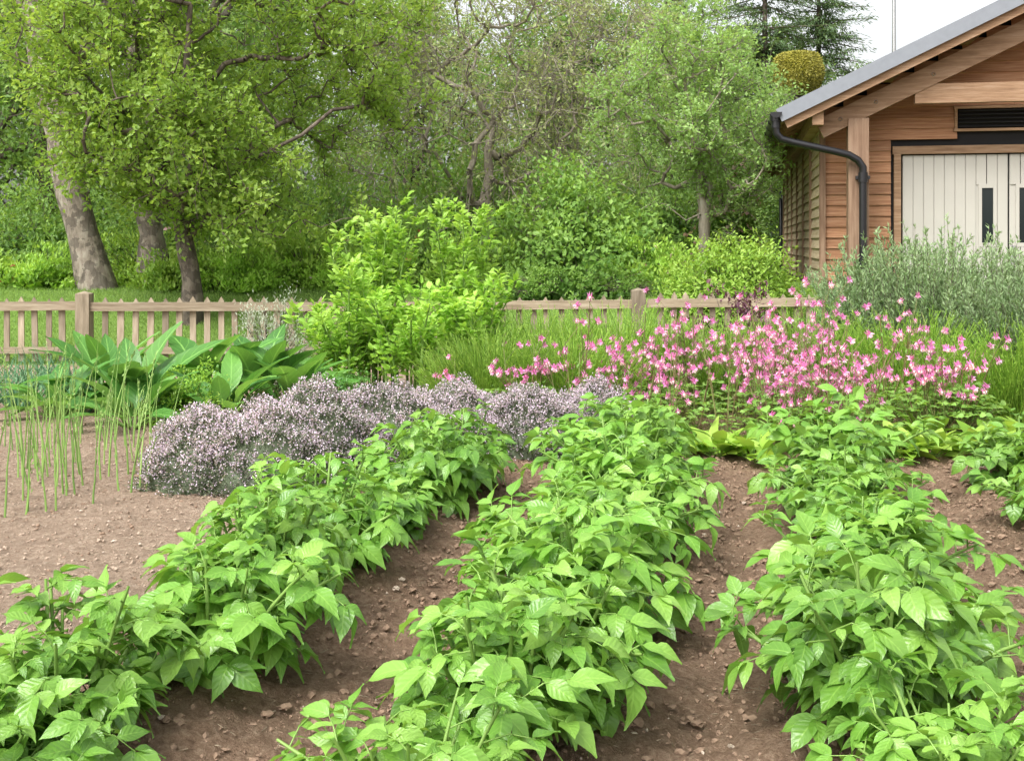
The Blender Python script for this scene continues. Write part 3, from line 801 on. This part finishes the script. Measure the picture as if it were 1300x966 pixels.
# ------------------------------------------------------------------ thyme
def thyme(name, ells, n, loc):
    mb = MB(); E = np.array(ells); area = E[:, 2]*E[:, 3]+E[:, 4]*(E[:, 2]+E[:, 3])*.7
    k = rng.choice(len(E), n, p=area/area.sum()); e = E[k]
    d = rdir(n); d[:, 2] = np.abs(d[:, 2])
    bumpy = 1+.2*vnoise(d[:, 0]*4+k*3.1, d[:, 1]*4+d[:, 2]*4)*2
    P = np.stack([e[:, 0]+d[:, 0]*e[:, 2]*bumpy, e[:, 1]+d[:, 1]*e[:, 3]*bumpy, d[:, 2]*e[:, 4]*bumpy], 1)
    keep = np.ones(n, bool)
    for j, q in enumerate(E):
        ins = ((P[:, 0]-q[0])/q[2])**2+((P[:, 1]-q[1])/q[3])**2+(P[:, 2]/q[4])**2 < .75
        keep &= ~(ins & (k != j))
    P = P[keep]; d = d[keep]; n = len(P)
    nn = nrm(d+np.array([0, 0, .45])+rng.normal(0, .25, (n, 3)))
    P = P-nn*.05; ln = rng.uniform(.06, .13, n)
    cones(mb, P, P+nn*ln[:, None], .0018, .001, 3, 0, .3)
    for _ in range(7):
        t = rng.random(n)*.95
        leaves(mb, T_LO, P+nn*(ln*t)[:, None], nrm(nn*.4+rdir(n)), rdir(n), .017, .008, rng.random(n), 1, 0)
    lowf = np.clip((P[:, 2]/.2), .3, 1)
    for _ in range(11):
        t = .45+.55*rng.random(n); q = rng.random(n) < lowf*(.35+.6*sst((vnoise(P[:, 0]*7, P[:, 1]*7)+.5)*1.5))
        leaves(mb, T_LO, (P+nn*(ln*t)[:, None]+rng.normal(0, .006, P.shape))[q], nrm(nn*.4+rdir(n))[q], rdir(n)[q], .012, .010, rng.random(q.sum()), 1, 1)
    for q in E:
        u = np.linspace(0, 2*math.pi, 25)[:-1]; v = np.linspace(0, math.pi/2, 8)
        U, Vv = np.meshgrid(u, v); s_ = .88
        W = np.stack([q[0]+s_*q[2]*np.cos(U)*np.cos(Vv), q[1]+s_*q[3]*np.sin(U)*np.cos(Vv), s_*q[4]*np.sin(Vv)-.02], -1)
        F = [(a*24+b, a*24+(b+1) % 24, (a+1)*24+(b+1) % 24, (a+1)*24+b) for a in range(7) for b in range(24)]
        mb.add(W.reshape(-1, 3), F, (.3, .5, 0), 0, True)
    return mb.obj(name, [M_thymeL, M_thymeF], None, loc)
thyme('thyme_bush', [(-1.9, 6.95, .45, .4, .40), (-1.35, 7.25, .5, .5, .5), (-1.55, 6.85, .42, .35, .38), (-.85, 7.7, .5, .45, .5), (-.4, 8.2, .4, .4, .42), (-2.05, 7.3, .32, .3, .3)], 14000, (0, 0, 0))
thyme('thyme_bush', [(.15, 7.95, .42, .36, .40), (.6, 8.2, .38, .3, .40)], 5000, (0, 0, 0))

# ------------------------------------------------------------------ asparagus, onions
mb = MB()
tip, D, R = blades(mb, 55, -2.85, 6.9, .65, .85, .4, .98, .0075, .14, 0, 5, .3, 0)
for j in range(12):
    leaves(mb, T_LO, tip+D*rng.uniform(-.2, .0, (len(tip), 1)), nrm(D+rdir(len(tip))*.45), rdir(len(tip)), .028, .01, rng.random(len(tip)), 1, 0)
tip, D, R = blades(mb, 45, -3.2, 8.0, .7, .9, .4, .95, .0065, .16, 0, 5, .25, 0)
for j in range(8):
    leaves(mb, T_LO, tip+D*rng.uniform(-.25, .0, (len(tip), 1)), nrm(D+rdir(len(tip))*.6), rdir(len(tip)), .03, .008, rng.random(len(tip)), 1, 0)
mb.obj('asparagus_plants', [M_aspar])
mb = MB()
for i in range(44):
    blades(mb, 12, rng.uniform(-6.2, -3.75), rng.uniform(9.3, 11.8), .06, .06, .35, .6, .012, .55, 0, 4, .1, .8)
mb.obj('onion_plants', [M_onion])

def rosette(name, loc, n, L0, W0, mat, el0=.5, el1=1.35, stalk=.4, seed=0, mats2=M_potstem):
    global rng
    old = rng; rng = np.random.default_rng(seed+900)
    mb = MB(); a = rng.uniform(0, 6.28, n); el = rng.uniform(el0, el1, n)
    D = np.stack([np.cos(a)*np.cos(el), np.sin(a)*np.cos(el), np.sin(el)], 1)
    L_ = L0*rng.uniform(.7, 1.2, n)
    P0 = np.stack([np.cos(a)*.04, np.sin(a)*.04, 0*a], 1); P1 = P0+D*(L_*stalk)[:, None]
    cones(mb, P0, P1, .01*L0/.4, .006*L0/.4, 5, 1)
    Nn = np.stack([-np.cos(a)*.8, -np.sin(a)*.8, .8+0*a], 1)+rng.normal(0, .3, (n, 3))
    leaves(mb, T_LONG, P1, D, Nn, L_, W0*rng.uniform(.8, 1.2, n), rng.random(n), rng.uniform(.8, 2.2, n), 0)
    rng = old
    return mb.obj(name, [mat, mats2], None, (loc[0], loc[1], float(gz(*loc))))
for i, (x, y, s) in enumerate([(-3.3, 9.6, 1.1), (-2.9, 10.3, 1.1), (-3.75, 10.2, 1.0), (-2.3, 10.2, 1.05), (-1.95, 9.9, .9), (-3.1, 9.0, .8), (-2.45, 9.4, .8), (-3.9, 9.5, .8)]):
    rosette('horseradish_plant', (x, y), 20, .52*s, .21*s, M_horse, .35, 1.35, .45, i)
for i, (x, y) in enumerate([(2.35, 7.9), (2.65, 8.15), (2.95, 7.8), (3.1, 8.3), (1.45, 7.8), (1.25, 8.0), (3.5, 8.0), (2.1, 8.2), (2.75, 7.75), (3.3, 7.7), (1.7, 7.7), (3.85, 8.2)]):
    rosette('lettuce_plant', (x, y), 28, .2, .11, M_light, .3, 1.3, .3, 30+i)
bush('parsley_plant', (-2.75, 9.3), (.3, .28, .42), [M_lovage, M_potstem], 2600, .035, .6, seed=70)
bush('parsley_plant', (-1.55, 9.6), (.35, .3, .3), [M_horse, M_potstem], 2600, .035, .6, seed=71)
bush('santolina_bush', (-2.55, 11.6), (.4, .4, .85), [M_silver, M_bark], 4500, .04, .3, seed=72, upright=.8)
bush('purple_sage_bush', (2.35, 11.3), (.6, .4, .84), [M_maroon, M_bark], 3800, .06, .45, seed=73)

# ------------------------------------------------------------------ lovage
def lovage(loc, H, seed, n=16, rad=.55, lmax=.4, hmin=.6):
    global rng
    old = rng; rng = np.random.default_rng(seed)
    mb = MB(); LP = []; LD = []; LN = []; LL = []; LR = []
    for i in range(n):
        az = i*2.4; lean = rng.uniform(.03, lmax); h = H*rng.uniform(hmin, 1.0)*(1-.4*lean)
        o = np.array([math.cos(az), math.sin(az), 0]); b = o*rng.uniform(.05, .25)
        pts = np.array([b+o*(rad*math.sin(lean)*1.9*t**2.2)+np.array([0, 0, h*t-.08*h*t**3]) for t in np.linspace(0, 1, 7)])
        cones(mb, pts[:-1], pts[1:], np.linspace(.016, .008, 6), np.linspace(.015, .006, 6), 6, 1)
        nj = int(6+h*4.5)
        for j in range(nj):
            t = .12+.88*(j+rng.random())/nj; p = np.array([np.interp(t, np.linspace(0, 1, 7), pts[:, c]) for c in range(3)])
            la = az+j*2.4; el = rng.uniform(.75, 1.3)
            d = np.array([math.cos(la)*math.cos(el), math.sin(la)*math.cos(el), math.sin(el)])
            rl = rng.uniform(.2, .36)*(1.15-.65*t)
            cones(mb, [p], [p+d*rl], .004, .002, 4, 1)
            cr = rng.random()*.6+.3*t
            for q in (.4, .62, .82, 1.0):
                pp = p+d*rl*q
                for sg in ((-1, 1) if q < 1 else (0,)):
                    sd = nrm(np.cross(d, [0, 0, 1.]))*sg
                    dd = nrm(sd+d*.9)
                    for s3 in (-.7, 0, .7):
                        side = np.cross(dd, [0, 0, 1.])
                        LP.append(pp+dd*.02); LD.append(nrm(dd+side*s3+rng.normal(0, .15, 3))); LN.append(np.array([0, -.35, 1.])+rng.normal(0, .5, 3)); LL.append(rng.uniform(.05, .1)); LR.append(min(1, cr+rng.random()*.25))
    LL = np.array(LL)
    leaves(mb, T_MID, LP, np.array(LD), np.array(LN), LL, LL*.5, np.array(LR), 1, 0)
    rng = old
    return mb.obj('lovage_plant', [M_lovage, M_potstem], None, (loc[0], loc[1], 0))
lovage((-1.35, 11.0), 2.05, 1, 12, .55, .3, .78); lovage((-.5, 11.1), 2.2, 2, 7, .35, .22, .85); lovage((-1.55, 10.6), 1.45, 3, 13, .6); lovage((-.95, 10.4), 1.3, 4, 12, .6); lovage((-.4, 10.6), 1.4, 5, 8, .4)

# ------------------------------------------------------------------ fine stemmed herbs
for (x, y, rx, ry, h) in [(.2, 10.4, .65, .5, 1.0), (1.05, 10.6, .6, .5, 1.05), (-.2, 9.6, .4, .4, .85), (3.55, 9.9, .7, .5, 1.0), (4.3, 9.3, .5, .4, .95), (2.7, 10.4, .6, .4, 1.0), (1.9, 10.2, .5, .4, .9), (.5, 9.4, .45, .35, .85)]:
    mb = MB()
    tip, D, R = blades(mb, 1100, x, y, rx, ry, h*.6, h, .0055, .35, 0, 4, .4, .4)
    for j in range(6):
        leaves(mb, T_LO, tip-D*rng.uniform(0, .4, (len(tip), 1)), nrm(D+rdir(len(tip))*.6), rdir(len(tip)), .045, .007, rng.random(len(tip)), 1, 0)
    mb.obj('lavender_bush', [M_fine])

def rosemary(loc, rx, ry, h, ns, seed):
    mb = MB(); r = np.sqrt(rng.random(ns)); a = rng.uniform(0, 6.28, ns)
    bx = r*np.cos(a); by = r*np.sin(a)
    P = np.stack([bx*rx*.8, by*ry*.8, 0*r+.0], 1)
    D = nrm(np.stack([bx*.35+rng.normal(0, .13, ns), by*.35+rng.normal(0, .13, ns), np.ones(ns)], 1))
    hh = h*(1-.22*r**2)*rng.uniform(.62, 1.08, ns)*(1+.3*vnoise(bx*3+seed, by*3)*2); cr = np.clip(rng.random(ns)*.5+vnoise(bx*2.5, by*2.5+seed)*.5, 0, .6)
    cur = P
    for k in range(5):
        nx_ = cur+D*(hh/5)[:, None]; cones(mb, cur, nx_, .006-.001*k, .005-.0008*k, 3, 1)
        if k > 0:
            per = 20; q = np.repeat(np.arange(ns), per); t = rng.random(ns*per)
            PP = cur[q]+(nx_-cur)[q]*t[:, None]
            leaves(mb, T_LO, PP, nrm(D[q]*1.0+rdir(ns*per)*.75), rdir(ns*per), .055, .016, np.clip(cr[q]+.1*k+.3*rng.random(ns*per), 0, 1), 1, 0)
        cur = nx_; D = nrm(D+rng.normal(0, .12, (ns, 3))+np.array([0, 0, .1]))
    return mb.obj('rosemary_bush', [M_rose, M_bark], None, (loc[0], loc[1], float(gz(*loc))))
rosemary((4.2, 11.0), 1.1, .75, 1.45, 1100, 1); rosemary((5.0, 9.9), .8, .65, 1.25, 900, 2); rosemary((5.9, 11.2), .9, .7, 1.45, 700, 3)

# ------------------------------------------------------------------ columbines
def columbine(seed, nfl, hs=1.0):
    global rng
    old = rng; rng = np.random.default_rng(seed)
    mb = MB(); C = []; AX = []
    stems = max(3, nfl//3)
    for i in range(stems):
        az = rng.uniform(0, 6.28); lean = rng.uniform(.0, .4); h = rng.uniform(.4, 1.12)*hs
        o = np.array([math.cos(az), math.sin(az), 0])
        pts = np.array([o*(.05+h*math.sin(lean)*t**1.3)+np.array([0, 0, h*.88*t]) for t in np.linspace(0, 1, 5)])
        cones(mb, pts[:-1], pts[1:], .0042, .0034, 4, 0)
        for j in range(3):
            t = rng.uniform(.45, 1); p = np.array([np.interp(t, np.linspace(0, 1, 5), pts[:, c]) for c in range(3)])
            ba = rng.uniform(0, 6.28); bo = np.array([math.cos(ba), math.sin(ba), 0]); L_ = rng.uniform(.06, .24)
            q1 = p+bo*L_*.6+np.array([0, 0, L_*.7]); q2 = q1+bo*.02+np.array([0, 0, .01])
            cones(mb, [p, q1], [q1, q2], .0024, .002, 3, 0)
            C.append(q2); AX.append(nrm(bo*rng.uniform(.2, 1.4)+np.array([0, 0, -1.])))
            if rng.random() < .7:
                for _ in range(3): leaves(mb, T_LO, [p], nrm(rng.normal(size=(1, 3))), [[0, 0, 1]], .05, .02, .5, 1, 1)
    C = np.array(C); AX = np.array(AX); nf = len(C)
    A = nrm(np.cross(AX, [0.3, .2, 1.])); B = np.cross(AX, A); cr = rng.random(nf)*.8
    for k in range(5):
        th = k*2*math.pi/5; rd = A*math.cos(th)+B*math.sin(th); th2 = th+.63; rd2 = A*math.cos(th2)+B*math.sin(th2)
        leaves(mb, T_LO, C, nrm(rd+AX*.35), -AX, .036, .021, np.clip(cr+.2*rng.random(nf), 0, 1), 1, 2)
        leaves(mb, T_LO, C+rd2*.01, nrm(AX+rd2*.25), rd2, .028, .019, np.clip(cr+.3, 0, 1), 1, 3)
        cones(mb, C+rd2*.01, C+rd2*.016-AX*.028, .005, .0015, 4, 2, .2)
    n = 40; a = rng.uniform(0, 6.28, n); r = .3*np.sqrt(rng.random(n)); z = rng.uniform(.05, .34, n)
    P = np.stack([np.cos(a)*r, np.sin(a)*r, z], 1)
    cones(mb, P*np.array([.2, .2, 0]), P, .002, .0015, 3, 0)
    for k in range(3):
        dd = nrm(np.stack([np.cos(a+k*2.1), np.sin(a+k*2.1), .2+0*a], 1))
        leaves(mb, T_MID, P, dd, np.array([0, 0, 1.])+rng.normal(0, .3, (n, 3)), .045, .045, .3+.7*rng.random(n), 1, 1)
    rng = old
    return mb.mesh('columbine_plant', [M_colst, M_colL, M_pink, M_pale])
CV = [columbine(200+i, 16+3*(i % 3)) for i in range(7)]+[columbine(300, 9, .95), columbine(301, 12, .85)]
def col_at(x, y, v, s=1.0):
    mkobj('columbine_plant', CV[v], None, (x, y, float(gz(x, y))), rng.uniform(0, 6.28), s)
# drift of columbines : positions in plan (x grows with distance like the bed edge)
for i in range(42):
    y = rng.uniform(7.9, 10.2); u = np.clip(rng.normal(.225, .08), .06, .375)
    col_at(u*y, y, int(rng.integers(0, 7)), rng.uniform(.85, 1.15))
for i in range(14):
    y = rng.uniform(8.4, 9.8); u = rng.uniform(-.057, .12); col_at(u*y, y, 7+i % 2, rng.uniform(.85, 1.1))
for i in range(11):
    y = rng.uniform(8.2, 9.3); u = rng.uniform(.33, .425); col_at(u*y, y, 7+i % 2, rng.uniform(.95, 1.15))

# ------------------------------------------------------------------ light, world, camera
w = bpy.data.worlds.new('World'); scene.world = w; w.use_nodes = True
nt = w.node_tree; N = nt.nodes; L = nt.links; bg = N['Background']
sky = N.new('ShaderNodeTexSky'); sky.sky_type = 'NISHITA'; sky.sun_disc = False
EL, AZ = math.radians(54), math.radians(218)
sky.sun_elevation = EL; sky.sun_rotation = AZ; sky.dust_density = 6; sky.air_density = 1.2
hs = N.new('ShaderNodeHueSaturation'); hs.inputs['Saturation'].default_value = .15; hs.inputs['Value'].default_value = 2.3
L.new(sky.outputs[0], hs.inputs['Color']); L.new(hs.outputs[0], bg.inputs['Color']); bg.inputs['Strength'].default_value = .15
sd = bpy.data.lights.new('sun', 'SUN'); sd.energy = 2.3; sd.angle = math.radians(18); sd.color = (1, .96, .9)
so = bpy.data.objects.new('sun', sd); scene.collection.objects.link(so)
d = Vector((math.sin(AZ)*math.cos(EL), math.cos(AZ)*math.cos(EL), math.sin(EL)))
so.rotation_euler = d.to_track_quat('Z', 'Y').to_euler()
cam = bpy.data.cameras.new('camera'); co_ = bpy.data.objects.new('camera', cam); scene.collection.objects.link(co_)
co_.location = (0, 0, 1.5); co_.rotation_euler = (math.radians(90), 0, 0)
cam.lens = 36*1400/1300; cam.sensor_width = 36; cam.shift_y = -173/1300; cam.clip_end = 1000
scene.camera = co_
scene.view_settings.view_transform = 'Standard'; scene.view_settings.look = 'None'; scene.view_settings.exposure = 0
print('verts', sum(len(m.vertices) for m in bpy.data.meshes))
